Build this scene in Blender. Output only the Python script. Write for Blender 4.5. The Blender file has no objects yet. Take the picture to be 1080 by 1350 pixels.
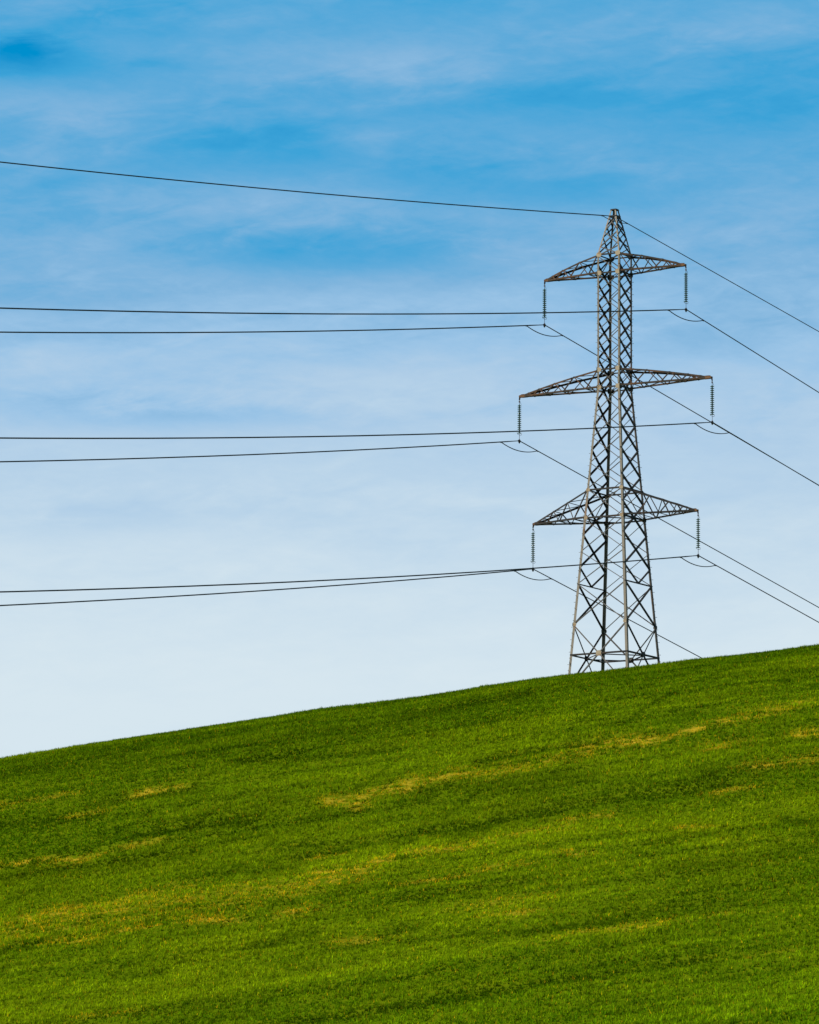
import bpy, bmesh, math, random
import numpy as np
from mathutils import Vector, Matrix
random.seed(7)
rng = np.random.default_rng(11)
SC = bpy.context.scene
COL = SC.collection

# ------------------------------------------------------------ camera
# the viewer stands at the foot of the hill, tele lens tilted up
F_PX, PITCH, ROLL = 7000.0, 0.1546, -0.0055
cam_d = bpy.data.cameras.new('camera')
cam = bpy.data.objects.new('camera', cam_d)
COL.objects.link(cam)
cam_d.sensor_fit = 'VERTICAL'
cam_d.sensor_height = 36.0
cam_d.lens = 36.0 * F_PX / 1350.0
cam_d.clip_start = 1.0
cam_d.clip_end = 20000.0
f_ = Vector((0, math.cos(PITCH), math.sin(PITCH)))
u_ = Vector((0, -math.sin(PITCH), math.cos(PITCH)))
r_ = Vector((1, 0, 0))
c_, s_ = math.cos(ROLL), math.sin(ROLL)
rr_ = r_ * c_ - u_ * s_
uu_ = r_ * s_ + u_ * c_
cam.matrix_world = Matrix(((rr_.x, uu_.x, -f_.x, 0), (rr_.y, uu_.y, -f_.y, 0), (rr_.z, uu_.z, -f_.z, 0), (0, 0, 0, 1)))
SC.camera = cam

# ------------------------------------------------------------ sun
SUN_EL, SUN_DIR = math.radians(40), (-0.93, -0.34)
n_ = math.hypot(*SUN_DIR)
to_sun = Vector((SUN_DIR[0] / n_ * math.cos(SUN_EL), SUN_DIR[1] / n_ * math.cos(SUN_EL), math.sin(SUN_EL)))
sd = bpy.data.lights.new('sun', 'SUN')
sd.energy = 5.0
sd.angle = math.radians(0.53)
sd.color = (1.0, 0.93, 0.82)
sun = bpy.data.objects.new('sun', sd)
COL.objects.link(sun)
sun.rotation_euler = to_sun.to_track_quat('Z', 'Y').to_euler()

# ------------------------------------------------------------ view
SC.view_settings.view_transform = 'Standard'
SC.view_settings.look = 'None'
SC.view_settings.exposure = 0.0
SC.view_settings.gamma = 1.0

# ------------------------------------------------------------ sky
world = bpy.data.worlds.new('World')
SC.world = world
world.use_nodes = True
nt = world.node_tree
nt.nodes.clear()
N = lambda t: nt.nodes.new(t)
LK = nt.links.new
def val(x):
    return x
def mnode(op, a, b=None, c=None, clamp=False):
    n = N('ShaderNodeMath'); n.operation = op; n.use_clamp = clamp
    for i, v in enumerate((a, b, c)):
        if v is None: continue
        if isinstance(v, (int, float)): n.inputs[i].default_value = v
        else: LK(v, n.inputs[i])
    return n.outputs[0]
sky = N('ShaderNodeTexSky'); sky.sky_type = 'NISHITA'; sky.sun_disc = False
sky.sun_elevation = SUN_EL
sky.sun_rotation = math.atan2(SUN_DIR[0], SUN_DIR[1])
sky.altitude = 600; sky.air_density = 1.0; sky.dust_density = 0.6; sky.ozone_density = 2.0
geo = N('ShaderNodeTexCoord')
sep = N('ShaderNodeSeparateXYZ'); LK(geo.outputs['Generated'], sep.inputs[0])
az = mnode('MULTIPLY', mnode('ARCTAN2', sep.outputs[0], sep.outputs[1]), 57.29578)      # degrees from north of the scene
el = mnode('MULTIPLY', mnode('ARCSINE', sep.outputs[2]), 57.29578)
def noise(sx, sy, scale, detail, rough, seed, shear=0.0, dist=0.0):
    cb = N('ShaderNodeCombineXYZ')
    LK(mnode('MULTIPLY', az, sx), cb.inputs[0])
    LK(mnode('MULTIPLY', mnode('ADD', el, mnode('MULTIPLY', az, shear)), sy), cb.inputs[1])
    cb.inputs[2].default_value = seed
    n = N('ShaderNodeTexNoise'); n.inputs['Scale'].default_value = scale
    n.inputs['Detail'].default_value = detail; n.inputs['Roughness'].default_value = rough
    n.inputs['Distortion'].default_value = dist
    LK(cb.outputs[0], n.inputs['Vector'])
    return mnode('SUBTRACT', n.outputs[0], 0.5)
w1 = noise(0.30, 1.15, 1.0, 3, 0.5, 3.1, 0.05, 0.6)
w2 = noise(0.5, 2.1, 1.0, 4, 0.5, 9.7, -0.06, 0.5)
w3 = noise(1.3, 4.2, 1.0, 6, 0.6, 5.2, -0.1, 0.5)
w4 = noise(4.0, 13.0, 1.0, 5, 0.65, 2.7, 0.12, 0.3)
# how much thin cloud and haze stands in front of the blue, by height above the horizon
mr = N('ShaderNodeMapRange'); mr.clamp = True
LK(el, mr.inputs[0]); mr.inputs[1].default_value = 0.0; mr.inputs[2].default_value = 20.0; mr.inputs[3].default_value = 0.0; mr.inputs[4].default_value = 1.0
rp = N('ShaderNodeValToRGB'); LK(mr.outputs[0], rp.inputs[0])
def stops(ramp, L):
    e = ramp.elements
    while len(e) > 1: e.remove(e[-1])
    e[0].position = L[0][0]; e[0].color = L[0][1]
    for p_, c in L[1:]:
        x = e.new(p_); x.color = c
g = lambda v: (v, v, v, 1)
EL = [(0, 1), (6.9, 1), (7.6, .97), (8.65, .85), (9.4, .77), (10.2, .67), (10.8, .56), (11.6, .43), (12.2, .35), (12.8, .33), (13.6, .32), (14.4, .31), (20, .3)]
stops(rp.color_ramp, [(e_ / 20.0, g(v)) for e_, v in EL])
rp.color_ramp.interpolation = 'B_SPLINE'
cover = rp.outputs[0]
# broad clearer gaps and thicker veils: azimuth, elevation, half widths (degrees), amount, tilt
PATCH = [(-4.45, 13.75, 0.75, 0.20, -0.30, 0.0), (-3.2, 13.60, 1.3, 0.30, -0.06, 0.05), (-1.9, 12.80, 1.5, 0.28, -0.17, 0.02), (-0.95, 11.66, 1.6, 0.24, -0.20, 0.02),
         (0.9, 12.45, 1.6, 0.25, -0.10, -0.03), (1.5, 13.30, 1.6, 0.22, -0.10, 0.04), (3.7, 13.15, 1.2, 0.35, -0.11, 0.04), (4.0, 13.65, 1.0, 0.2, -0.08, 0.05), (4.2, 12.1, 1.0, 0.3, 0.03, 0.0),
         (-0.4, 13.72, 1.5, 0.25, 0.12, 0.06), (3.4, 14.15, 1.2, 0.2, 0.05, 0.05), (-3.7, 12.0, 1.5, 0.22, -0.02, -0.02), (0.4, 14.3, 1.6, 0.15, -0.04, 0.03),
         (-3.5, 13.0, 1.0, 0.35, 0.12, -0.12), (-2.2, 13.4, 0.8, 0.2, 0.05, 0.1), (-1.4, 12.25, 1.4, 0.18, 0.06, 0.05), (-3.2, 14.1, 1.0, 0.15, -0.10, 0.0),
         (-2.6, 9.85, 1.8, 0.17, -0.20, 0.0), (-3.4, 8.7, 1.1, 0.15, -0.10, 0.04), (0.0, 10.25, 1.8, 0.25, 0.07, 0.02), (-0.6, 9.1, 1.8, 0.2, 0.05, 0.02),
         (3.6, 10.8, 1.0, 0.35, -0.09, 0.08), (-3.9, 11.1, 1.2, 0.16, -0.06, 0.0), (2.0, 11.9, 1.5, 0.2, 0.06, 0.06), (3.8, 9.6, 1.0, 0.3, -0.06, 0.0), (-1.0, 11.05, 2.5, 0.12, 0.05, 0.03)]
dx = mnode('MULTIPLY', w1, 1.3)
dy = mnode('ADD', mnode('MULTIPLY', w2, 0.45), mnode('MULTIPLY', w3, 0.35))
acc = None
for a0, e0, sa, se, am, tl in PATCH:
    ddx = mnode('ADD', mnode('SUBTRACT', az, a0), dx)
    ddy = mnode('SUBTRACT', mnode('ADD', mnode('SUBTRACT', el, e0), dy), mnode('MULTIPLY', ddx, tl))
    q = mnode('ADD', mnode('POWER', mnode('ABSOLUTE', mnode('DIVIDE', ddx, sa)), 2.0), mnode('POWER', mnode('ABSOLUTE', mnode('DIVIDE', ddy, se)), 2.0))
    gsn = mnode('MULTIPLY', mnode('EXPONENT', mnode('MULTIPLY', q, -1.0)), am)
    acc = gsn if acc is None else mnode('ADD', acc, gsn)
fade = N('ShaderNodeMapRange'); LK(el, fade.inputs[0]); fade.inputs[1].default_value = 7.0; fade.inputs[2].default_value = 10.5
fade.inputs[3].default_value = 0.25; fade.inputs[4].default_value = 1.0
nz = mnode('ADD', mnode('ADD', mnode('MULTIPLY', w1, 0.14), mnode('MULTIPLY', w2, 0.20)), mnode('ADD', mnode('MULTIPLY', w3, 0.24), mnode('MULTIPLY', w4, 0.09)))
tot = mnode('ADD', cover, mnode('MULTIPLY', mnode('ADD', nz, acc), fade.outputs[0]), clamp=True)
col = N('ShaderNodeValToRGB'); LK(tot, col.inputs[0])
stops(col.color_ramp, [(0, (0.0, 0.2747, 0.6105, 1)), (0.2, (0.0482, 0.3663, 0.6867, 1)), (0.33, (0.1195, 0.4072, 0.7011, 1)), (0.45, (0.2195, 0.4621, 0.7231, 1)), (0.58, (0.3278, 0.552, 0.7913, 1)), (0.7, (0.4287, 0.6105, 0.7991, 1)), (0.8, (0.491, 0.6584, 0.8148, 1)), (1, (0.672, 0.791, 0.863, 1))])
bgA = N('ShaderNodeBackground'); LK(sky.outputs[0], bgA.inputs[0]); bgA.inputs[1].default_value = 0.055
bgB = N('ShaderNodeBackground'); LK(col.outputs[0], bgB.inputs[0]); bgB.inputs[1].default_value = 1.0
mixf = N('ShaderNodeMapRange'); mixf.clamp = True; LK(el, mixf.inputs[0])
mixf.inputs[1].default_value = 18.0; mixf.inputs[2].default_value = 30.0; mixf.inputs[3].default_value = 1.0; mixf.inputs[4].default_value = 0.0
mx = N('ShaderNodeMixShader'); LK(mixf.outputs[0], mx.inputs[0]); LK(bgA.outputs[0], mx.inputs[1]); LK(bgB.outputs[0], mx.inputs[2])
wo = N('ShaderNodeOutputWorld'); LK(mx.outputs[0], wo.inputs[0])

# ------------------------------------------------------------ helpers
def tag(o, label=None, cat=None, group=None, kind=None):
    if label: o['label'] = label
    if cat: o['category'] = cat
    if group: o['group'] = group
    if kind: o['kind'] = kind
    return o
def empty(name, loc=(0, 0, 0), rz=0.0, parent=None):
    o = bpy.data.objects.new(name, None); COL.objects.link(o)
    o.location = loc; o.rotation_euler = (0, 0, rz); o.empty_display_size = 0.3
    if parent: o.parent = parent
    return o
class MB:
    """collects shapes, links them as one mesh"""
    def __init__(s): s.v = []; s.f = []
    def add(s, vs, fs):
        b = len(s.v); s.v += [tuple(v) for v in vs]; s.f += [tuple(i + b for i in f) for f in fs]
    def angle(s, P, Q, d1, d2, w=0.08, t=0.010, w2=None):
        """steel angle from P to Q, one flange running along d1, the other along d2"""
        P, Q = Vector(P), Vector(Q); ax = (Q - P).normalized()
        d1 = Vector(d1); d1 = (d1 - ax * d1.dot(ax)).normalized()
        d2 = Vector(d2); d2 = d2 - ax * d2.dot(ax); d2 = (d2 - d1 * d2.dot(d1)).normalized()
        w2 = w2 or w
        pr = [(0, 0), (w, 0), (w, t), (t, t), (t, w2), (0, w2)]
        ring = [[E + d1 * a + d2 * b for a, b in pr] for E in (P, Q)]
        n = 6
        fs = [(i, (i + 1) % n, n + (i + 1) % n, n + i) for i in range(n)]
        fs += [tuple(range(n))[::-1], tuple(range(n, 2 * n))]
        s.add(ring[0] + ring[1], fs)
    def brace(s, P, Q, nrm, w=0.07, t=0.008, off=0.0, w2=None, flip=False):
        """angle lying in a face whose outward normal is nrm; its second flange points inwards"""
        P, Q, nrm = Vector(P), Vector(Q), Vector(nrm).normalized()
        ax = (Q - P).normalized(); d1 = nrm.cross(ax).normalized()
        if d1.z < 0: d1 = -d1
        if flip: d1 = -d1
        o = nrm * off - d1 * w * 0.5
        s.angle(P + o, Q + o, d1, -nrm, w, t, w2)
    def box(s, c, hx, hy, hz, R=None):
        vs = []
        for z in (-1, 1):
            for y in (-1, 1):
                for x in (-1, 1):
                    v = Vector((x * hx, y * hy, z * hz))
                    if R is not None: v = R @ v
                    vs.append(v + Vector(c))
        s.add(vs, [(0, 2, 3, 1), (4, 5, 7, 6), (0, 1, 5, 4), (2, 6, 7, 3), (0, 4, 6, 2), (1, 3, 7, 5)])
    def plate(s, c, nrm, hx, hz, t, up=(0, 0, 1)):
        nrm = Vector(nrm).normalized(); up = Vector(up); up = (up - nrm * up.dot(nrm)).normalized(); sd_ = up.cross(nrm)
        # eight sided plate with clipped corners
        pts = [(-1, -.55), (-.55, -1), (.55, -1), (1, -.55), (1, .55), (.55, 1), (-.55, 1), (-1, .55)]
        a = [Vector(c) + sd_ * x * hx + up * y * hz - nrm * t / 2 for x, y in pts]
        b = [p_ + nrm * t for p_ in a]
        n = 8
        s.add(a + b, [tuple(range(n))[::-1], tuple(range(n, 2 * n))] + [(i, (i + 1) % n, n + (i + 1) % n, n + i) for i in range(n)])
    def tube(s, pts, r, seg=6):
        pts = [Vector(p_) for p_ in pts]; rings = []
        for i, p_ in enumerate(pts):
            d = (pts[min(i + 1, len(pts) - 1)] - pts[max(i - 1, 0)]).normalized()
            a = d.cross(Vector((0, 0, 1)))
            if a.length < 1e-3: a = Vector((1, 0, 0))
            a.normalize(); b = d.cross(a)
            rr = r if not hasattr(r, '__len__') else r[i]
            rings.append([p_ + (a * math.cos(2 * math.pi * k / seg) + b * math.sin(2 * math.pi * k / seg)) * rr for k in range(seg)])
        vs = [v for R in rings for v in R]; fs = []
        for i in range(len(pts) - 1):
            for k in range(seg):
                fs.append((i * seg + k, i * seg + (k + 1) % seg, (i + 1) * seg + (k + 1) % seg, (i + 1) * seg + k))
        fs.append(tuple(range(seg))[::-1]); fs.append(tuple(range((len(pts) - 1) * seg, len(pts) * seg)))
        s.add(vs, fs)
    def lathe(s, prof, seg=16, c=(0, 0, 0)):
        vs = []; fs = []
        for r, z in prof:
            for k in range(seg):
                a = 2 * math.pi * k / seg
                vs.append((c[0] + r * math.cos(a), c[1] + r * math.sin(a), c[2] + z))
        for i in range(len(prof) - 1):
            for k in range(seg):
                fs.append((i * seg + k, i * seg + (k + 1) % seg, (i + 1) * seg + (k + 1) % seg, (i + 1) * seg + k))
        fs.append(tuple(range(seg))); fs.append(tuple(range((len(prof) - 1) * seg, len(prof) * seg))[::-1])
        s.add(vs, fs)
    def mesh(s, name, mat):
        me = bpy.data.meshes.new(name); me.from_pydata([tuple(v) for v in s.v], [], s.f); me.materials.append(mat)
        bm = bmesh.new(); bm.from_mesh(me); bmesh.ops.recalc_face_normals(bm, faces=bm.faces); bm.to_mesh(me); bm.free()
        return me
    def build(s, name, mat, parent=None, loc=None, smooth=False):
        me = s.mesh(name, mat)
        if smooth: me.shade_smooth()
        o = bpy.data.objects.new(name, me); COL.objects.link(o)
        if parent: o.parent = parent
        if loc: o.location = loc
        return o

# ------------------------------------------------------------ materials
def steel(name, a, b, rust, amt, rough=0.6, metal=0.25, scale=1.4):
    m = bpy.data.materials.new(name); m.use_nodes = True; t = m.node_tree; p = t.nodes['Principled BSDF']
    tc = t.nodes.new('ShaderNodeTexCoord')
    n1 = t.nodes.new('ShaderNodeTexNoise'); n1.inputs['Scale'].default_value = scale; n1.inputs['Detail'].default_value = 6; n1.inputs['Roughness'].default_value = 0.65
    n2 = t.nodes.new('ShaderNodeTexNoise'); n2.inputs['Scale'].default_value = scale * 0.6; n2.inputs['Detail'].default_value = 8; n2.inputs['Roughness'].default_value = 0.7
    for n in (n1, n2): t.links.new(tc.outputs['Object'], n.inputs['Vector'])
    mpp = t.nodes.new('ShaderNodeVectorMath'); mpp.operation = 'ADD'; mpp.inputs[1].default_value = (13, 7, 5)
    t.links.new(tc.outputs['Object'], mpp.inputs[0]); t.links.new(mpp.outputs[0], n2.inputs['Vector'])
    m1 = t.nodes.new('ShaderNodeMix'); m1.data_type = 'RGBA'; m1.inputs[6].default_value = (*a, 1); m1.inputs[7].default_value = (*b, 1)
    t.links.new(n1.outputs[0], m1.inputs[0])
    mr = t.nodes.new('ShaderNodeMapRange'); mr.inputs[1].default_value = 0.62 - amt * 0.35; mr.inputs[2].default_value = 0.70 - amt * 0.2
    t.links.new(n2.outputs[0], mr.inputs[0])
    m2 = t.nodes.new('ShaderNodeMix'); m2.data_type = 'RGBA'; m2.inputs[7].default_value = (*rust, 1)
    t.links.new(mr.outputs[0], m2.inputs[0]); t.links.new(m1.outputs[2], m2.inputs[6]); t.links.new(m2.outputs[2], p.inputs['Base Color'])
    p.inputs['Specular IOR Level'].default_value = 0.2
    p.inputs['Roughness'].default_value = rough; p.inputs['Metallic'].default_value = metal
    return m
M_LEG = steel('weathered_leg_steel', (0.13, 0.114, 0.09), (0.24, 0.212, 0.165), (0.20, 0.12, 0.07), 0.15)
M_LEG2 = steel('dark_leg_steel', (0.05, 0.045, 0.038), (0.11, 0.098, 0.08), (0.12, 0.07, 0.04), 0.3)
M_BRACE = steel('shaded_weathered_brace_steel', (0.016, 0.016, 0.016), (0.045, 0.041, 0.037), (0.06, 0.035, 0.02), 0.25)  # dark copy: shade of the AB and CD faces put into the colour
M_FACE = steel('sunlit_brace_steel', (0.06, 0.06, 0.058), (0.13, 0.122, 0.112), (0.12, 0.08, 0.05), 0.2)  # paler copy of the brace steel: sunlight on AC and BD put into the colour
M_ARM = steel('rusty_arm_steel', (0.022, 0.020, 0.018), (0.052, 0.042, 0.032), (0.10, 0.050, 0.022), 0.45)
M_RUST = steel('orange_rusty_plate', (0.12, 0.06, 0.025), (0.19, 0.10, 0.05), (0.07, 0.035, 0.02), 0.4, 0.8, 0.0)
M_PLATE = steel('sunlit_tan_gusset_steel', (0.30, 0.24, 0.16), (0.40, 0.33, 0.23), (0.22, 0.12, 0.05), 0.3, 0.7, 0.1)  # light tan, with the sun on the near plates put into the colour
M_FIT = steel('dark_fitting_steel', (0.05, 0.045, 0.05), (0.09, 0.08, 0.08), (0.08, 0.05, 0.04), 0.3, 0.5, 0.5)
M_WIRE = steel('dull_aluminium_wire', (0.030, 0.040, 0.050), (0.05, 0.06, 0.07), (0.05, 0.05, 0.05), 0.1, 0.6, 0.3)
M_CONC = steel('rough_concrete', (0.36, 0.35, 0.32), (0.44, 0.42, 0.39), (0.22, 0.22, 0.16), 0.3, 0.9, 0.0)
M_DISC = bpy.data.materials.new('green_glass_insulator'); M_DISC.use_nodes = True
_p = M_DISC.node_tree.nodes['Principled BSDF']
_n = M_DISC.node_tree.nodes.new('ShaderNodeTexNoise'); _n.inputs['Scale'].default_value = 6
_m = M_DISC.node_tree.nodes.new('ShaderNodeMix'); _m.data_type = 'RGBA'; _m.inputs[6].default_value = (0.05, 0.11, 0.085, 1); _m.inputs[7].default_value = (0.09, 0.17, 0.13, 1)
M_DISC.node_tree.links.new(_n.outputs[0], _m.inputs[0]); M_DISC.node_tree.links.new(_m.outputs[2], _p.inputs['Base Color'])
_p.inputs['Roughness'].default_value = 0.12; _p.inputs['Transmission Weight'].default_value = 0.35; _p.inputs['IOR'].default_value = 1.5

# ------------------------------------------------------------ hill
XT, YT = 15.0135, 383.62             # where the pylon stands
BARE = [(10.99, 330.3, 15.25, 330.2, 1.4, 1), (14.77, 329.9, 17.39, 330.3, 1.0, 0.6), (17.41, 330.5, 19.63, 332.0, 1.0, 1), (19.05, 331.9, 21.66, 332.4, 1.05, 1), (21.59, 332.7, 25.05, 335.4, 1.25, 0.9), (18.75, 326.6, 20.72, 326.6, 1.0, 0.7), (24.39, 326.7, 25.67, 326.9, 1.0, 1), (20.71, 319.3, 25.17, 320.7, 0.95, 0.75), (4.79, 327.5, 10.92, 328.3, 1.2, 0.65), (0.09, 327.8, 5.74, 328.4, 1.2, 0.7), (-4.57, 325.5, -2.92, 323.8, 1.15, 1), (-2.94, 326.0, 0.09, 327.0, 1.0, 0.9), (0.11, 309.2, 4.54, 310.0, 0.7, 0.7), (6.12, 311.2, 9.02, 311.3, 0.75, 0.6), (9.07, 313.1, 11.73, 312.2, 0.55, 0.6), (0.12, 303.1, 2.72, 303.4, 0.55, 0.6), (4.46, 304.1, 6.63, 303.8, 0.5, 0.5), (8.83, 304.7, 9.89, 303.8, 0.7, 0.7), (4.31, 293.4, 6.41, 293.3, 0.65, 0.6), (7.7, 286.7, 11.0, 287.3, 0.5, 0.55), (12.02, 287.1, 16.98, 287.8, 0.45, 0.5), (16.13, 306.6, 16.98, 306.0, 0.7, 0.8), (-16.75, 335.6, -14.81, 335.2, 0.65, 0.9), (-24.74, 321.7, -23.44, 321.5, 0.55, 0.9), (-21.84, 320.9, -19.6, 320.3, 0.95, 1), (-19.63, 320.7, -15.53, 321.2, 0.75, 0.5), (-22.89, 306.9, -21.82, 307.3, 0.9, 1), (-20.31, 307.6, -16.33, 307.0, 1.25, 0.75), (-16.43, 308.8, -12.73, 309.8, 1.1, 0.5), (-12.38, 301.8, -9.97, 300.8, 0.85, 0.75), (-6.75, 300.6, -5.89, 300.6, 1.0, 0.9), (-16.25, 301.8, -14.72, 301.3, 0.5, 0.8), (-20.31, 301.4, -18.1, 300.4, 0.7, 0.7), (-2.62, 308.2, -1.35, 308.8, 0.7, 0.9), (-5.03, 312.4, -4.36, 312.2, 0.55, 1), (-4.96, 308.6, -4.3, 308.6, 0.55, 0.9), (-26.07, 338.1, -21.75, 338.5, 0.95, 0.5), (-21.32, 332.2, -19.42, 332.2, 0.6, 0.6), (18.39, 278.1, 19.59, 278.2, 0.45, 0.4), (2.66, 295.9, 7.73, 295.7, 0.8, 0.35), (-8.19, 305.9, -2.52, 306.6, 1.55, 0.5), (-23.41, 305.2, -18.21, 305.6, 2.45, 0.4), (-18.21, 305.6, -9.05, 305.5, 2.75, 0.35), (-4.05, 292.9, -1.12, 292.2, 0.65, 0.5), (-16.87, 284.4, -14.82, 283.9, 0.6, 0.5), (18.56, 314.1, 20.14, 314.2, 0.55, 0.6)]
FURROW = [(0.14, 278.3, 4.1, 277.7, 0.6, 1), (4.1, 277.7, 8.07, 278.2, 0.6, 0.9), (8.07, 278.2, 11.64, 278.1, 0.55, 0.9), (11.64, 278.1, 15.44, 278.7, 0.6, 0.8), (-5.4, 278.2, -2.62, 277.4, 0.7, 0.9), (-2.63, 277.8, 0.34, 278.1, 0.55, 0.9), (0.1, 314.7, 4.61, 314.4, 1.65, 0.7), (4.61, 314.4, 9.14, 315.5, 1.65, 0.8), (9.14, 315.5, 19.16, 316.6, 2.25, 0.45), (18.4, 319.0, 25.19, 320.9, 2.3, 0.4), (0.13, 290.6, 6.73, 289.1, 0.65, 0.6), (6.74, 289.4, 12.54, 289.7, 0.65, 0.7), (12.55, 290.0, 17.52, 289.8, 0.6, 0.6), (0.07, 349.0, 7.65, 351.6, 3.5, 0.5), (4.83, 330.5, 10.56, 331.8, 0.8, 0.7), (-16.14, 324.0, -13.14, 324.3, 0.8, 0.9), (-13.14, 324.3, -10.11, 323.9, 0.8, 0.8), (-11.03, 323.9, -9.64, 323.6, 0.75, 1), (-24.51, 318.8, -13.07, 317.6, 1.15, 0.5), (-7.11, 315.0, 0.11, 313.2, 1.1, 0.5), (-8.06, 294.3, -5.14, 294.8, 0.65, 0.7), (-4.03, 291.3, 0.13, 293.1, 0.65, 0.7), (-25.63, 332.7, -19.43, 332.4, 1.65, 0.6), (-20.06, 334.8, -12.82, 333.6, 1.25, 0.5), (-10.43, 340.7, -6.75, 339.8, 1.3, 0.8), (-6.69, 337.4, -0.89, 337.1, 1.15, 0.5), (-6.37, 312.5, -3.48, 313.0, 0.55, 0.8), (-12.81, 311.6, -7.0, 310.5, 0.95, 0.5), (-23.06, 300.9, -20.56, 301.9, 0.7, 0.6), (-15.7, 292.1, -13.58, 291.3, 0.95, 0.5), (0.09, 325.2, 11.21, 322.9, 2.75, 0.45), (22.01, 305.8, 22.84, 305.2, 0.7, 1), (15.42, 274.8, 21.51, 274.9, 0.85, 0.4), (2.48, 273.8, 14.12, 272.5, 0.7, 0.35), (0.12, 299.7, 6.97, 299.5, 0.85, 0.4), (14.16, 297.5, 23.49, 299.7, 1.15, 0.4), (-26.89, 348.3, 0.08, 345.7, 3.5, 0.3)]  # darker green streaks that also dip into the ground
def profile(y):
    y = np.asarray(y, float)
    YC, K, MS = 366., .0035, .34
    d = YC - y; D1 = (MS - .1254) / (2 * K); D2 = -(.30 + .1254) / (2 * K); zc = .1254 * YC
    z = np.where(d > D1, zc - (.1254 * D1 + K * D1 * D1) - MS * (d - D1), zc - .1254 * d - K * d * d)
    z = np.where(d < D2, zc - .1254 * D2 - K * D2 * D2 + .30 * (d - D2), z)
    v = -6 + 6.2 * np.exp(-(np.clip(y, 0, 200) / 55.) ** 2)
    k = 6.; m = np.maximum(z, v)
    z = m + np.log(np.exp((z - m) / k) + np.exp((v - m) / k)) * k
    return np.where(y > 400, -30. + np.logaddexp(0, (z + 30.) / 10) * 10, z)
def _hash(ix, iy, seed):
    h = (ix * 374761393 + iy * 668265263 + seed * 974634777) & 0xffffffff
    h = ((h ^ (h >> 13)) * 1274126177) & 0xffffffff
    return ((h ^ (h >> 16)) & 0xffffff) / float(0xffffff)
def vnoise(x, y, seed=0):
    x0 = np.floor(x); y0 = np.floor(y); fx = x - x0; fy = y - y0
    fx = fx * fx * (3 - 2 * fx); fy = fy * fy * (3 - 2 * fy); ix = x0.astype(np.int64); iy = y0.astype(np.int64)
    a = _hash(ix, iy, seed); b = _hash(ix + 1, iy, seed); c = _hash(ix, iy + 1, seed); d = _hash(ix + 1, iy + 1, seed)
    return (a * (1 - fx) + b * fx) * (1 - fy) + (c * (1 - fx) + d * fx) * fy - .5
def fbm(x, y, seed, o=3, g=.55):
    r = 0; a = 1.
    for i in range(o):
        r = r + a * vnoise(x * 2 ** i, y * 2 ** i, seed + i * 17); a *= g
    return r
def seg_field(x, y, L, seed, WS=1.1, W0=0.0):
    """strength of the nearest streak at each point"""
    wy = y + 1.1 * fbm(x / 3.1, y / 2.0, seed, 3)
    r = np.zeros_like(x)
    for x0, y0, x1, y1, w, s in L:
        w = w * WS + W0
        near = (x > min(x0, x1) - 3) & (x < max(x0, x1) + 3) & (np.abs(y - (y0 + y1) / 2) < 12)
        if not near.any(): continue
        X = x[near]; Y = wy[near]
        t = np.clip((X - x0) / (x1 - x0 + 1e-6), 0, 1)
        ex = np.maximum(np.maximum(x0 - X, X - x1), 0)
        dy = Y - (y0 + (y1 - y0) * t)
        r[near] = np.maximum(r[near], s * np.exp(-(dy / w) ** 2 - (ex / .8) ** 2))
    return r
def height(x, y, detail=True):
    x = np.asarray(x, float); y = np.asarray(y, float); X = np.clip(x - 15, -110, 110)
    z = profile(y) + .07 - .0042 * (np.sqrt(x * x + 25.) - x) + .13273 * X - .2647 * (np.clip(X, -60, 60) / 30) ** 2
    if detail:
        m = np.clip((y - 225) / 20, 0, 1) * np.clip((430 - y) / 20, 0, 1)
        z = z + m * (.10 * fbm(x / 14., y / 1.7, 5, 2) + .10 * fbm(x / 5., y / 2.2, 8, 3) + .16 * fbm(x / 7., y / 30., 14, 3))
    return z
def axis(lo, hi, flo, fhi, fine, big):
    a = [flo]
    st = fine
    while a[-1] > lo: st = min(st * 1.18, big); a.append(max(a[-1] - st, lo))
    a = a[::-1]; b = list(np.arange(flo + fine, fhi, fine)) + [fhi]; st = fine; c = [fhi]
    while c[-1] < hi: st = min(st * 1.18, big); c.append(min(c[-1] + st, hi))
    return np.array(a + b[:-1] + c)
gx = axis(-3000, 3000, -44, 50, .5, 150); gy = axis(-900, 5000, 245, 410, .35, 150)
GX, GY = np.meshgrid(gx, gy); xs, ys = GX.ravel(), GY.ravel()
zs = height(xs, ys)
furrow = seg_field(xs, ys, FURROW, 31, .75, .35); bare = seg_field(xs, ys, BARE, 77)
zs = zs - .14 * furrow - .05 * bare
nx, ny = len(gx), len(gy)
me = bpy.data.meshes.new('hill')
me.vertices.add(nx * ny); me.vertices.foreach_set('co', np.stack([xs, ys, zs], 1).astype(np.float32).ravel())
I = (np.arange(ny - 1)[:, None] * nx + np.arange(nx - 1)[None, :]).ravel()
Q = np.stack([I, I + 1, I + nx + 1, I + nx], 1)
me.loops.add(Q.size); me.loops.foreach_set('vertex_index', Q.ravel().astype(np.int32))
me.polygons.add(len(Q)); me.polygons.foreach_set('loop_start', (np.arange(len(Q)) * 4).astype(np.int32))
me.polygons.foreach_set('loop_total', np.full(len(Q), 4, np.int32))
me.update(calc_edges=True); me.validate(); me.shade_smooth()
at = me.attributes.new('bare', 'FLOAT', 'POINT'); at.data.foreach_set('value', bare.astype(np.float32))
M_SOIL = bpy.data.materials.new('sown_field_soil'); M_SOIL.use_nodes = True
t = M_SOIL.node_tree; p = t.nodes['Principled BSDF']; p.inputs['Roughness'].default_value = 0.95
p.inputs['Specular IOR Level'].default_value = 0.0
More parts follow.
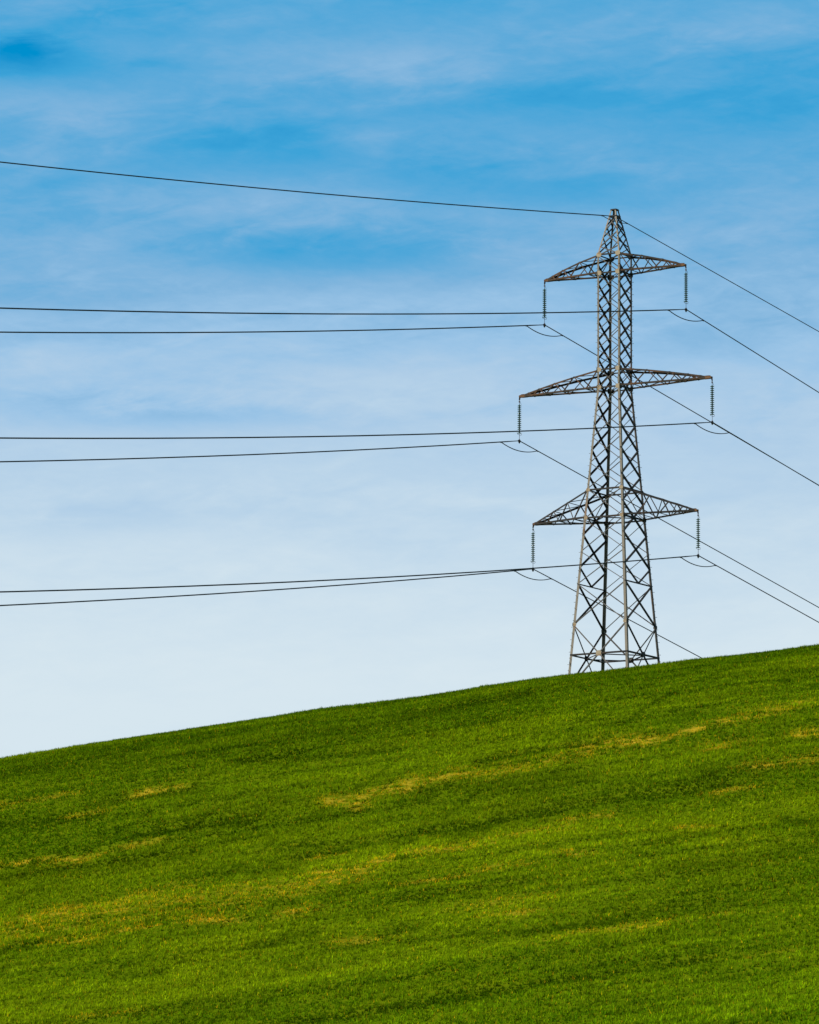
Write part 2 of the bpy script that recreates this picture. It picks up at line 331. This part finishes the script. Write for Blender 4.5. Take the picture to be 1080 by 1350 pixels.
tc = t.nodes.new('ShaderNodeTexCoord'); mp = t.nodes.new('ShaderNodeMapping'); mp.inputs['Scale'].default_value = (0.12, 0.8, 0.8)
t.links.new(tc.outputs['Object'], mp.inputs[0])
n1 = t.nodes.new('ShaderNodeTexNoise'); n1.inputs['Scale'].default_value = 1.0; n1.inputs['Detail'].default_value = 8; n1.inputs['Roughness'].default_value = 0.7; t.links.new(mp.outputs[0], n1.inputs['Vector'])
c1 = t.nodes.new('ShaderNodeValToRGB'); t.links.new(n1.outputs[0], c1.inputs[0])
stops(c1.color_ramp, [(0.3, (0.060, 0.105, 0.001, 1)), (0.5, (0.085, 0.135, 0.002, 1)), (0.7, (0.13, 0.165, 0.003, 1))])
n2 = t.nodes.new('ShaderNodeTexNoise'); n2.inputs['Scale'].default_value = 6.0; n2.inputs['Detail'].default_value = 5; t.links.new(tc.outputs['Object'], n2.inputs['Vector'])
c2 = t.nodes.new('ShaderNodeValToRGB'); t.links.new(n2.outputs[0], c2.inputs[0])
stops(c2.color_ramp, [(0.35, (0.24, 0.18, 0.010, 1)), (0.6, (0.48, 0.34, 0.02, 1))])
ab = t.nodes.new('ShaderNodeAttribute'); ab.attribute_name = 'bare'
mxx = t.nodes.new('ShaderNodeMix'); mxx.data_type = 'RGBA'
brk = t.nodes.new('ShaderNodeMapRange'); brk.inputs[1].default_value = .42; brk.inputs[2].default_value = .62
n3 = t.nodes.new('ShaderNodeTexNoise'); n3.inputs['Scale'].default_value = 1.3; n3.inputs['Detail'].default_value = 5; t.links.new(tc.outputs['Object'], n3.inputs['Vector'])
t.links.new(n3.outputs[0], brk.inputs[0]); bm_ = t.nodes.new('ShaderNodeMath'); bm_.operation = 'MULTIPLY'; t.links.new(ab.outputs['Fac'], bm_.inputs[0]); t.links.new(brk.outputs[0], bm_.inputs[1])
t.links.new(bm_.outputs[0], mxx.inputs[0]); t.links.new(c1.outputs[0], mxx.inputs[6]); t.links.new(c2.outputs[0], mxx.inputs[7]); t.links.new(mxx.outputs[2], p.inputs['Base Color'])
me.materials.append(M_SOIL)
hill = bpy.data.objects.new('hill', me); COL.objects.link(hill); tag(hill, kind='structure')

# ------------------------------------------------------------ young cereal crop: short tufts of blades
def crop(DENS=46, NB=5):
    x0, x1, y0, y1 = -42, 46, 250, 392
    n = int((x1 - x0) * (y1 - y0) * DENS)
    x = rng.uniform(x0, x1, n); y = rng.uniform(y0, y1, n)
    keep = np.abs(x) < y * .0772 + 7
    x, y = x[keep], y[keep]
    fu = seg_field(x, y, FURROW, 31, .75, .35); ba = seg_field(x, y, BARE, 77)
    streak = fbm(x / 16., y / 1.3, 41, 4)                 # drill lines and wheel lines run across the slope
    patch = fbm(x / 6., y / 5., 55, 3)
    broken = np.clip(.58 + 1.7 * fbm(x / 1.6, y / .5, 19, 3) + .9 * fbm(x / .3, y / .3, 23, 2), 0, 1.15)
    ba = ba * broken
    thin = np.clip(ba * .8 + np.clip(fbm(x / 3., y / .8, 91, 3) - .62, 0, 1) * 1.2, 0, .93)
    k = rng.uniform(0, 1, len(x)) > thin
    x, y, fu, ba, streak, patch = [a[k] for a in (x, y, fu, ba, streak, patch)]
    z = height(x, y) - .14 * fu - .05 * ba
    n = len(x)
    R = lambda a, b: rng.uniform(a, b, (n, NB))
    clump0 = fbm(x / .22, y / .3, 62, 2)
    hgt = (.165 + .05 * np.clip(streak, -1, 1) + .04 * patch + .10 * clump0).clip(.03, .45)[:, None] * R(.55, 1.45) * (1 - .35 * ba[:, None])
    wid = R(.018, .034)
    ang = R(0, 2 * np.pi); lean = R(.05, .95); px = x[:, None] + R(-.05, .05); py = y[:, None] + R(-.05, .05); pz = np.repeat(z[:, None], NB, 1) - .02
    la = R(0, 2 * np.pi)
    cx, sx = np.cos(ang) * wid, np.sin(ang) * wid
    tx = px + np.cos(la) * lean * hgt * .8; ty = py + np.sin(la) * lean * hgt * .8; tz = pz + hgt * (1 - .25 * lean)
    V = np.stack([np.stack([px - cx, py - sx, pz], -1), np.stack([px + cx, py + sx, pz], -1), np.stack([tx, ty, tz], -1)], 2).reshape(-1, 3)
    # blade colour: fresh green to yellow green, straw where the crop is thin, deep green along the furrow streaks
    g0 = np.array([.115, .235, .002]); g1 = np.array([.275, .375, .003]); dk = np.array([.045, .105, .001]); st = np.array([.98, .60, .012])
    clump = fbm(x / .9, y / .8, 61, 2)
    row = fbm(x / 9., y / .55, 47, 3)
    band = fbm(x / 30., y / 7., 71, 2)
    mixv = np.clip(.42 + .4 * streak[:, None] + .5 * patch[:, None] + .35 * clump[:, None] + .5 * row[:, None] + .8 * band[:, None] + rng.uniform(-.35, .35, (n, 1)) + R(-.25, .25), 0, 1)[..., None]
    C = g0 * (1 - mixv) + g1 * mixv
    l = np.clip(fu[:, None] * 1.6 + R(-.1, .1) + np.clip(-streak - .22, 0, 1)[:, None] * 1.1, 0, 1)[..., None] * .85
    C = C * (1 - l) + dk * l
    C = C * (1.0 + .18 * clump[:, None, None] + .26 * streak[:, None, None] + .32 * row[:, None, None] + .22 * band[:, None, None] + rng.uniform(-.6, .6, (n, 1, 1))).clip(.25, 2)
    yb = (rng.uniform(0, 1, (n, NB)) < np.clip(ba[:, None] * .85 + .015, 0, 1))[..., None] * R(.5, 1)[..., None]
    C = C * (1 - yb) + st * yb
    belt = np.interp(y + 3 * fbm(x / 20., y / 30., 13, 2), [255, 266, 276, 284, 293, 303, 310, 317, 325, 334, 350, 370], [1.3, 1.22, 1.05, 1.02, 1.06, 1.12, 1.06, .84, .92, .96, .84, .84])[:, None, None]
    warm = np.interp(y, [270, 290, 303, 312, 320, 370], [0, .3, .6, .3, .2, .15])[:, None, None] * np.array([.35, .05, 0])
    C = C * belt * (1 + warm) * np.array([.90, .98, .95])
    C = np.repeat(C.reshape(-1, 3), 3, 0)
    m = bpy.data.meshes.new('grass'); nv = len(V)
    m.vertices.add(nv); m.vertices.foreach_set('co', V.astype(np.float32).ravel())
    m.loops.add(nv); m.loops.foreach_set('vertex_index', np.arange(nv, dtype=np.int32))
    m.polygons.add(nv // 3); m.polygons.foreach_set('loop_start', np.arange(0, nv, 3, dtype=np.int32)); m.polygons.foreach_set('loop_total', np.full(nv // 3, 3, np.int32))
    ca = m.attributes.new('tint', 'FLOAT_COLOR', 'POINT')
    ca.data.foreach_set('color', np.concatenate([C, np.ones((nv, 1))], 1).astype(np.float32).ravel())
    m.update()
    mat = bpy.data.materials.new('young_crop_blades'); mat.use_nodes = True; t = mat.node_tree; t.nodes.clear()
    a = t.nodes.new('ShaderNodeAttribute'); a.attribute_name = 'tint'
    df = t.nodes.new('ShaderNodeBsdfDiffuse'); tr = t.nodes.new('ShaderNodeBsdfTranslucent'); mx_ = t.nodes.new('ShaderNodeMixShader'); mx_.inputs[0].default_value = .4
    o = t.nodes.new('ShaderNodeOutputMaterial')
    t.links.new(a.outputs['Color'], df.inputs[0]); t.links.new(a.outputs['Color'], tr.inputs[0]); t.links.new(df.outputs[0], mx_.inputs[1]); t.links.new(tr.outputs[0], mx_.inputs[2]); t.links.new(mx_.outputs[0], o.inputs[0])
    m.materials.append(mat)
    ob = bpy.data.objects.new('grass', m); COL.objects.link(ob)
    tag(ob, 'short bright green crop with thin straw yellow streaks covering the sloping field', 'grass', kind='stuff')
crop()

# ------------------------------------------------------------ pylon
PHI = 0.5524
Z0 = 46.85
tower = empty('electricity_pylon', (XT, YT, Z0), -PHI)
tag(tower, 'tall steel lattice electricity pylon with three pairs of cross arms standing on the hill crest', 'pylon')
ZT, ZU1, ZL1, ZU2, ZL2, ZU3, ZL3, ZH, ZG, ZR = [z - Z0 for z in (82.42, 78.97, 77.59, 70.37, 69.04, 61.41, 59.33, 54.46, 51.45, 49.21)]
def hw(z):
    """half width of the body at height z"""
    if z > ZU1: return .935 + (.215 - .935) * (z - ZU1) / (ZT - ZU1)
    if z > ZL2: return .938
    return .938 + (2.39 - .938) * (ZL2 - z) / (ZL2 - ZR)
CS = {'A': (-1, -1), 'B': (-1, 1), 'C': (1, -1), 'D': (1, 1)}
def cp(k, z, inset=0.0):
    h = hw(z) - inset; return Vector((CS[k][0] * h, CS[k][1] * h, z))
LEGZ = [-0.9, ZL2, ZU1, ZT]
bolt_me = None
for k, (sa, sb) in CS.items():
    m = MB()
    for (z0, z1, w) in ((-0.9, ZL3, .19), (ZL3, ZL2, .165), (ZL2, ZU1, .14), (ZU1, ZT, .10)):
        m.angle(cp(k, z0), cp(k, z1), (-sa, 0, 0), (0, -sb, 0), w, .016)
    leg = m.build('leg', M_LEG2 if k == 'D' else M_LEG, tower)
    # splice plates where leg sections meet
    for z in (ZL3 - 1.1, 22.7, 27.6):
        q = MB(); c = cp(k, z) + Vector((-sa * .09, sb * .012, 0)); q.plate(c, (0, sb, 0), .075, .30, .014)
        q.build('splice_plate', M_LEG, leg)
    for z, s in ((ZU1, .26), (ZL1, .26), (ZU2, .25), (ZL2, .25), (ZU3, .20), (ZL3, .22), (ZG, .20)):
        q = MB(); c = cp(k, z) + Vector((-sa * s * .55, sb * .022, 0)); q.plate(c, (0, sb, 0), s * .8, s * .65, .012)
        q.build('gusset_plate', M_PLATE if sb < 0 else M_ARM, leg)  # sunlit tone for near plates, dark tone for far ones, both set by colour
        if z in (ZG, ZL3, ZL2, ZL1, ZU2):
            q = MB(); c = cp(k, z) + Vector((sa * .022, -sb * s * .5, 0)); q.plate(c, (sa, 0, 0), s * .8, s * .8, .012)
            q.build('gusset_plate', M_BRACE, leg)
    if k in 'AD':
        bb = MB(); bb.tube([(0, 0, 0), (sa * .17, 0, 0)], .013, 5); bb.tube([(sa * .165, 0, 0), (sa * .185, 0, 0)], .024, 6)
        bm1 = bb.mesh('step_bolt', M_LEG if k == 'A' else M_BRACE)
        bb = MB(); bb.tube([(0, 0, 0), (0, sb * .17, 0)], .013, 5); bb.tube([(0, sb * .165, 0), (0, sb * .185, 0)], .024, 6)
        bm2 = bb.mesh('step_bolt', M_LEG if k == 'A' else M_BRACE)
        z = 1.2; i = 0
        while z < ZU1:
            o = bpy.data.objects.new('step_bolt', bm1 if i % 2 else bm2); COL.objects.link(o); o.parent = leg
            o.location = cp(k, z, .04) if True else cp(k, z)
            z += .46; i += 1
    ft = MB(); ft.lathe([(.42, -1.6), (.42, -.1), (.36, -.02)], 16, tuple(cp(k, 0)[:2]) + (-.45 + (cp(k, 0).x * .85 + cp(k, 0).y * .5) * .13,))
    ft.build('footing', M_CONC, tower)

FACES = {'AB': ('A', 'B', (-1, 0, 0)), 'CD': ('C', 'D', (1, 0, 0)), 'AC': ('A', 'C', (0, -1, 0)), 'BD': ('B', 'D', (0, 1, 0))}
main_lv = [z - Z0 for z in (81.92, 81.2, 80.3, 79.05)]
main_lv2 = [z - Z0 for z in (78.2, 76.8, 75.4, 74.0, 72.6, 71.2, 69.8, 68.02, 66.25, 64.4, 62.45, 60.43, 58.1, 55.7)]
stag_lv = [z - Z0 for z in (81.92, 80.75, 79.6, 78.9)]
stag_lv2 = [z - Z0 for z in (77.5, 76.1, 74.7, 73.3, 71.95, 70.55, 68.95, 67.15, 65.35, 63.45, 61.5, 59.25, 56.85, 54.46)]
for fk, (p0, p1, nrm) in FACES.items():
    m = MB(); stag = fk in ('AC', 'BD')
    def X(za, zb, w=.075):
        # the two diagonals lie back to back on either side of the leg flange
        m.brace(cp(p0, za), cp(p1, zb), nrm, w, .008, .006, flip=(fk == 'AB'))
        m.brace(cp(p1, za), cp(p0, zb), nrm, w, .008, -.022, flip=(fk == 'CD'))
    for L in ((stag_lv, stag_lv2) if stag else (main_lv, main_lv2)):
        for a, b in zip(L[:-1], L[1:]): X(a, b, .075 if a > ZU1 else ((.05 if stag else .11) if a > ZL2 else (.055 if stag else .12)))
    if stag:
        m.brace(cp(p0, stag_lv[-1]), cp(p1, stag_lv2[0]), nrm, .065, .008, .006)
    if not stag:
        # ring bay diagonal, and the half panel down to the horizontal
        for zu, zl in ((ZU1, ZL1), (ZU2, ZL2)):
            m.brace(cp(p1, zu), cp(p0, zl), nrm, .08, .008, .010)
        za = main_lv2[-1]; c = (cp(p0, ZH) + cp(p1, ZH)) / 2
        m.brace(cp(p0, za), c, nrm, .10, .008, .006, flip=(fk == 'AB')); m.brace(cp(p1, za), c, nrm, .10, .008, .006, flip=(fk == 'CD'))
        m.brace(cp(p0, ZH), cp(p1, ZH), nrm, .09, .008, .012)
    X(ZH, ZG, .07 if stag else .11)
    c = (cp(p0, ZR) + cp(p1, ZR)) / 2
    for pp in (p0, p1):
        m.brace(cp(pp, ZG), c, nrm, .095, .009, .006); m.brace(c, cp(pp, -.3), nrm, .095, .009, .006)
    fl = m.build('face_bracing', M_FACE if stag else M_BRACE, tower)  # sunlit and unlit faces told apart by colour
    q = MB(); q.plate(c + Vector(nrm) * .02, nrm, .22, .2, .012); q.build('gusset_plate', M_PLATE if fk == 'AC' else M_BRACE, fl)
for z, kind in ((ZT, 'top'), (main_lv[0], 'peak'), (ZU1, 'ring'), (ZL1, 'ring'), (ZU2, 'ring'), (ZL2, 'ring'), (ZU3, 'ring'), (ZL3, 'mid'), (ZR, 'mid')):
    m = MB(); w = .10 if z > ZL2 - .1 else .12
    for fk, (p0, p1, nrm) in FACES.items():
        m.brace(cp(p0, z), cp(p1, z), nrm, w, .009, .014)
    if kind == 'ring': m.brace(cp('B', z - .03), cp('C', z - .03), (0, 0, 1), .07, .008)
    if kind == 'mid':
        M4 = {fk: (cp(a, z) + cp(b, z)) / 2 for fk, (a, b, n) in FACES.items()}
        for a, b in (('AB', 'AC'), ('AC', 'CD'), ('CD', 'BD'), ('BD', 'AB')): m.brace(M4[a], M4[b], (0, 0, 1), .08, .008, -.03)
    if kind == 'top':
        m.box((0, 0, z - .02), hw(z) + .03, hw(z) + .03, .02)
    m.build('horizontal_frame', M_BRACE, tower)
# bracket under the peak that carries the earth wire
m = MB(); m.tube([(0, 0, ZT - .04), (0, 0, 35.15)], .022, 6); m.box((0, 0, 35.13), .05, .11, .06); m.build('earth_wire_hanger', M_FIT, tower)

def arm(side, zu, zl, L, ztip, nodes_u, nodes_l, bow):
    """one cross arm; side -1 or 1 along the arm axis"""
    near, far = ('A', 'B') if side < 0 else ('C', 'D')
    T = {near: Vector((side * L, -.07, ztip + .14)), far: Vector((side * L, .07, ztip + .14))}
    TU = {near: Vector((side * (L - .05), -.07, ztip + .24)), far: Vector((side * (L - .05), .07, ztip + .24))}
    U = {k: (lambda t, k=k: cp(k, zu).lerp(TU[k], t) + Vector((0, 0, 4 * bow * t * (1 - t)))) for k in (near, far)}
    B = {k: (lambda t, k=k: cp(k, zl).lerp(T[k], t)) for k in (near, far)}
    m = MB()
    nr = {near: Vector((0, -1, 0)), far: Vector((0, 1, 0))}
    for k in (near, far):
        seq = [U[k](0)]
        us, ls = list(nodes_u), list(nodes_l)
        while us or ls:
            if ls: seq.append(B[k](ls.pop(0)))
            if us: seq.append(U[k](us.pop(0)))
        for a, b in zip(seq[:-1], seq[1:]): m.brace(a, b, nr[k], .075, .007, .008)
    # top and bottom planes: rungs and one diagonal per bay
    tp = [0] + list(nodes_u); bt = [0] + list(nodes_l)
    for P_, tt, n_z in ((U, tp, 1), (B, bt, -1)):
        for i, t_ in enumerate(tt):
            if i: m.brace(P_[near](t_), P_[far](t_), (0, 0, n_z), .055, .007, .008)
            if i: m.brace(P_[near](t_), P_[far](tt[i - 1]), (0, 0, n_z), .055, .007, .016)
    ma = M_BRACE if zu < 20 else M_ARM
    a = m.build('cross_arm', ma, tower)
    for k in (near, far):
        d2 = Vector((0, 1 if k == near else -1, 0))
        c = MB()
        kn = [0] + list(nodes_u) + [1]
        for t0, t1 in zip(kn[:-1], kn[1:]): c.angle(U[k](t0), U[k](t1), (0, 0, -1), d2, .13, .011)
        c.build('arm_chord', ma, a)
        c = MB(); c.angle(B[k](-.0), B[k](1), (0, 0, 1), d2, .13, .011); c.build('arm_chord', ma, a)
    q = MB()
    for s_ in (-1, 1):
        q.plate((side * (L - .42), s_ * .125, ztip + .22), (0, s_, 0), .40, .10, .012)
    q.plate((side * (L - .02), 0, ztip + .12), (side, 0, 0), .10, .13, .014)
    q.plate((side * (L - .45), 0, ztip + .345), (0, 0, 1), .13, .30, .012, up=(1, 0, -.12))
    q.build('tip_plate', M_RUST, a)
    return a
ARMS = []
for side in (-1, 1):
    for zu, zl, L, zt, nu, nl, nm in ((ZU1, ZL1, 5.97, 77.476 - Z0, (.34, .66, .86), (.17, .52, .78), 'top'), (ZU2, ZL2, 8.11, 68.938 - Z0, (.30, .55, .75, .89), (.15, .44, .66, .83), 'middle'), (ZU3, ZL3, 6.92, 59.258 - Z0, (.36, .62, .82), (.20, .48, .72), 'bottom')):
        arm(side, zu, zl, L, zt, nu, nl, {'top': .13, 'middle': .09, 'bottom': 0.0}[nm]); ARMS.append((side, L, zt, nm))

# ------------------------------------------------------------ insulator strings and conductors
axv = Vector((math.cos(PHI), -math.sin(PHI), 0)); lnv = Vector((math.sin(PHI), math.cos(PHI), 0))
dm = MB(); dm.lathe([(.035, .075), (.05, .06), (.052, .015), (.085, .01), (.150, -.022), (.153, -.036), (.12, -.03), (.09, -.045), (.07, -.03), (.045, -.042), (.02, -.05), (.018, -.072)], 16)
disc_me = dm.mesh('insulator_disc', M_DISC); disc_me.shade_smooth()
hm = MB(); hm.tube([(0, 0, 0), (0, .10, .0), (0, .22, .0), (0, .30, .05), (0, .33, .14)], .014, 5); hm.tube([(0, 0, 0), (0, -.10, .0), (0, -.22, .0), (0, -.30, .05), (0, -.33, .14)], .014, 5)
horn_me = hm.mesh('arcing_horn', M_FIT)
um = MB(); um.tube([(0, 0, 0), (0, .12, .0), (0, .20, -.05), (0, .24, -.16)], .012, 5)
horn2_me = um.mesh('arcing_horn', M_FIT)
top_me = MB(); top_me.tube([(0, 0, .13), (0, 0, -.38)], .022, 6); top_me.box((0, 0, .0), .03, .05, .05); top_me.box((0, 0, -.16), .05, .03, .05)
top_me = top_me.mesh('hanger_link', M_FIT)
INS = 3.105
cl = MB(); cl.tube([(0, 0, .50), (0, 0, .10)], .02, 6)
cl.lathe([(.02, .14), (.07, .06), (.10, .0), (.09, -.08), (.035, -.20)], 10)
cl.tube([(0, -.20, -.03), (0, -.10, .01), (0, .10, .01), (0, .20, -.03)], [.035, .055, .055, .035], 8)
clamp_me = cl.mesh('suspension_clamp', M_FIT)
LAB = {(-1, 'top'): 'left end of the top cross arm', (1, 'top'): 'right end of the top cross arm', (-1, 'middle'): 'left end of the longest middle cross arm', (1, 'middle'): 'right end of the longest middle cross arm', (-1, 'bottom'): 'left end of the bottom cross arm', (1, 'bottom'): 'right end of the bottom cross arm'}
WL = {(-1, 'top'): -.1869, (1, 'top'): -.1849, (-1, 'middle'): -.181, (1, 'middle'): -.1784, (-1, 'bottom'): -.1744, (1, 'bottom'): -.1706, 'E': -.1525}
WR = {(-1, 'top'): -.1317, (1, 'top'): -.1367, (-1, 'middle'): -.1377, (1, 'middle'): -.1363, (-1, 'bottom'): -.1423, (1, 'bottom'): -.1396, 'E': -.0983}
def put(me, name, parent, loc, rz=0.0):
    o = bpy.data.objects.new(name, me); COL.objects.link(o); o.parent = parent; o.location = loc; o.rotation_euler = (0, 0, rz); return o
def wire(P, key, r, name, label, loop_t, sag, rl):
    root = empty(name, P, -PHI)
    def zz(t):
        if t < 0: a, b = WL[key], (1.98e-4 if key != 'E' else 1.58e-4); T_ = -t
        else: a, b = WR[key], -.17e-4; T_ = t
        # clamp rounds the wire over a short length
        return a * T_ + b * T_ * T_
    ts = [-360 + i * 6 for i in range(int(354 / 6))] + [-8, -4, -2, -.9, -.4, -.15, 0, .15, .4, .9, 2, 4, 8] + [14 + i * 6 for i in range(42)]
    m = MB(); m.tube([(0, t_, zz(t_)) for t_ in ts], [r * (1.15 if t_ < -1 else .85) for t_ in ts], 6); wr = m.build('wire', M_WIRE, root)
    # loop of spare wire slung beneath the clamp
    n = 18; pts = []
    for i in range(n + 1):
        s_ = i / n; t_ = -loop_t + 2 * loop_t * s_
        base = zz(-loop_t) * (1 - s_) + zz(loop_t) * s_
        pts.append((0, t_, base - sag * 4 * s_ * (1 - s_) - .02))
    m = MB(); m.tube(pts, rl, 6); m.build('damper_loop', M_WIRE, root)
    for sg in (-1, 1):
        m = MB(); t_ = sg * loop_t
        d = Vector((0, sg, (zz(t_ + sg * .1) - zz(t_)) / .1)).normalized()
        c = Vector((0, t_, zz(t_) - .02)); m.tube([c - d * .14, c - d * .09, c + d * .09, c + d * .14], [rl, .055, .055, rl], 8); m.build('loop_clamp', M_FIT, root)
    return root
for side, L, zt, nm in ARMS:
    P = Vector((XT, YT, Z0 + zt)) + axv * side * L
    s = empty('insulator_string', P, -PHI)
    tag(s, 'green glass insulator string at the ' + LAB[(side, nm)], 'insulator', 'insulator strings hanging from the cross arms')
    put(top_me, 'hanger_link', s, (0, 0, 0))
    for i in range(15): put(disc_me, 'insulator_disc', s, (0, 0, -.46 - i * .146))
    put(horn2_me, 'arcing_horn', s, (0, 0, -.22))
    put(horn_me, 'arcing_horn', s, (0, 0, -2.66))
    put(clamp_me, 'suspension_clamp', s, (0, 0, -INS))
    w = wire(P - Vector((0, 0, INS)), (side, nm), .042, 'power_line', '', 2.62, .33, .034)
    tag(w, 'dark power line hanging below the ' + LAB[(side, nm)], 'power line', 'power lines carried by the pylon')
e = wire(Vector((XT, YT, Z0 + 35.10)), 'E', .036, 'earth_wire', '', 1.8, .16, .026)
tag(e, 'single thin earth wire passing through the very tip of the pylon', 'earth wire')
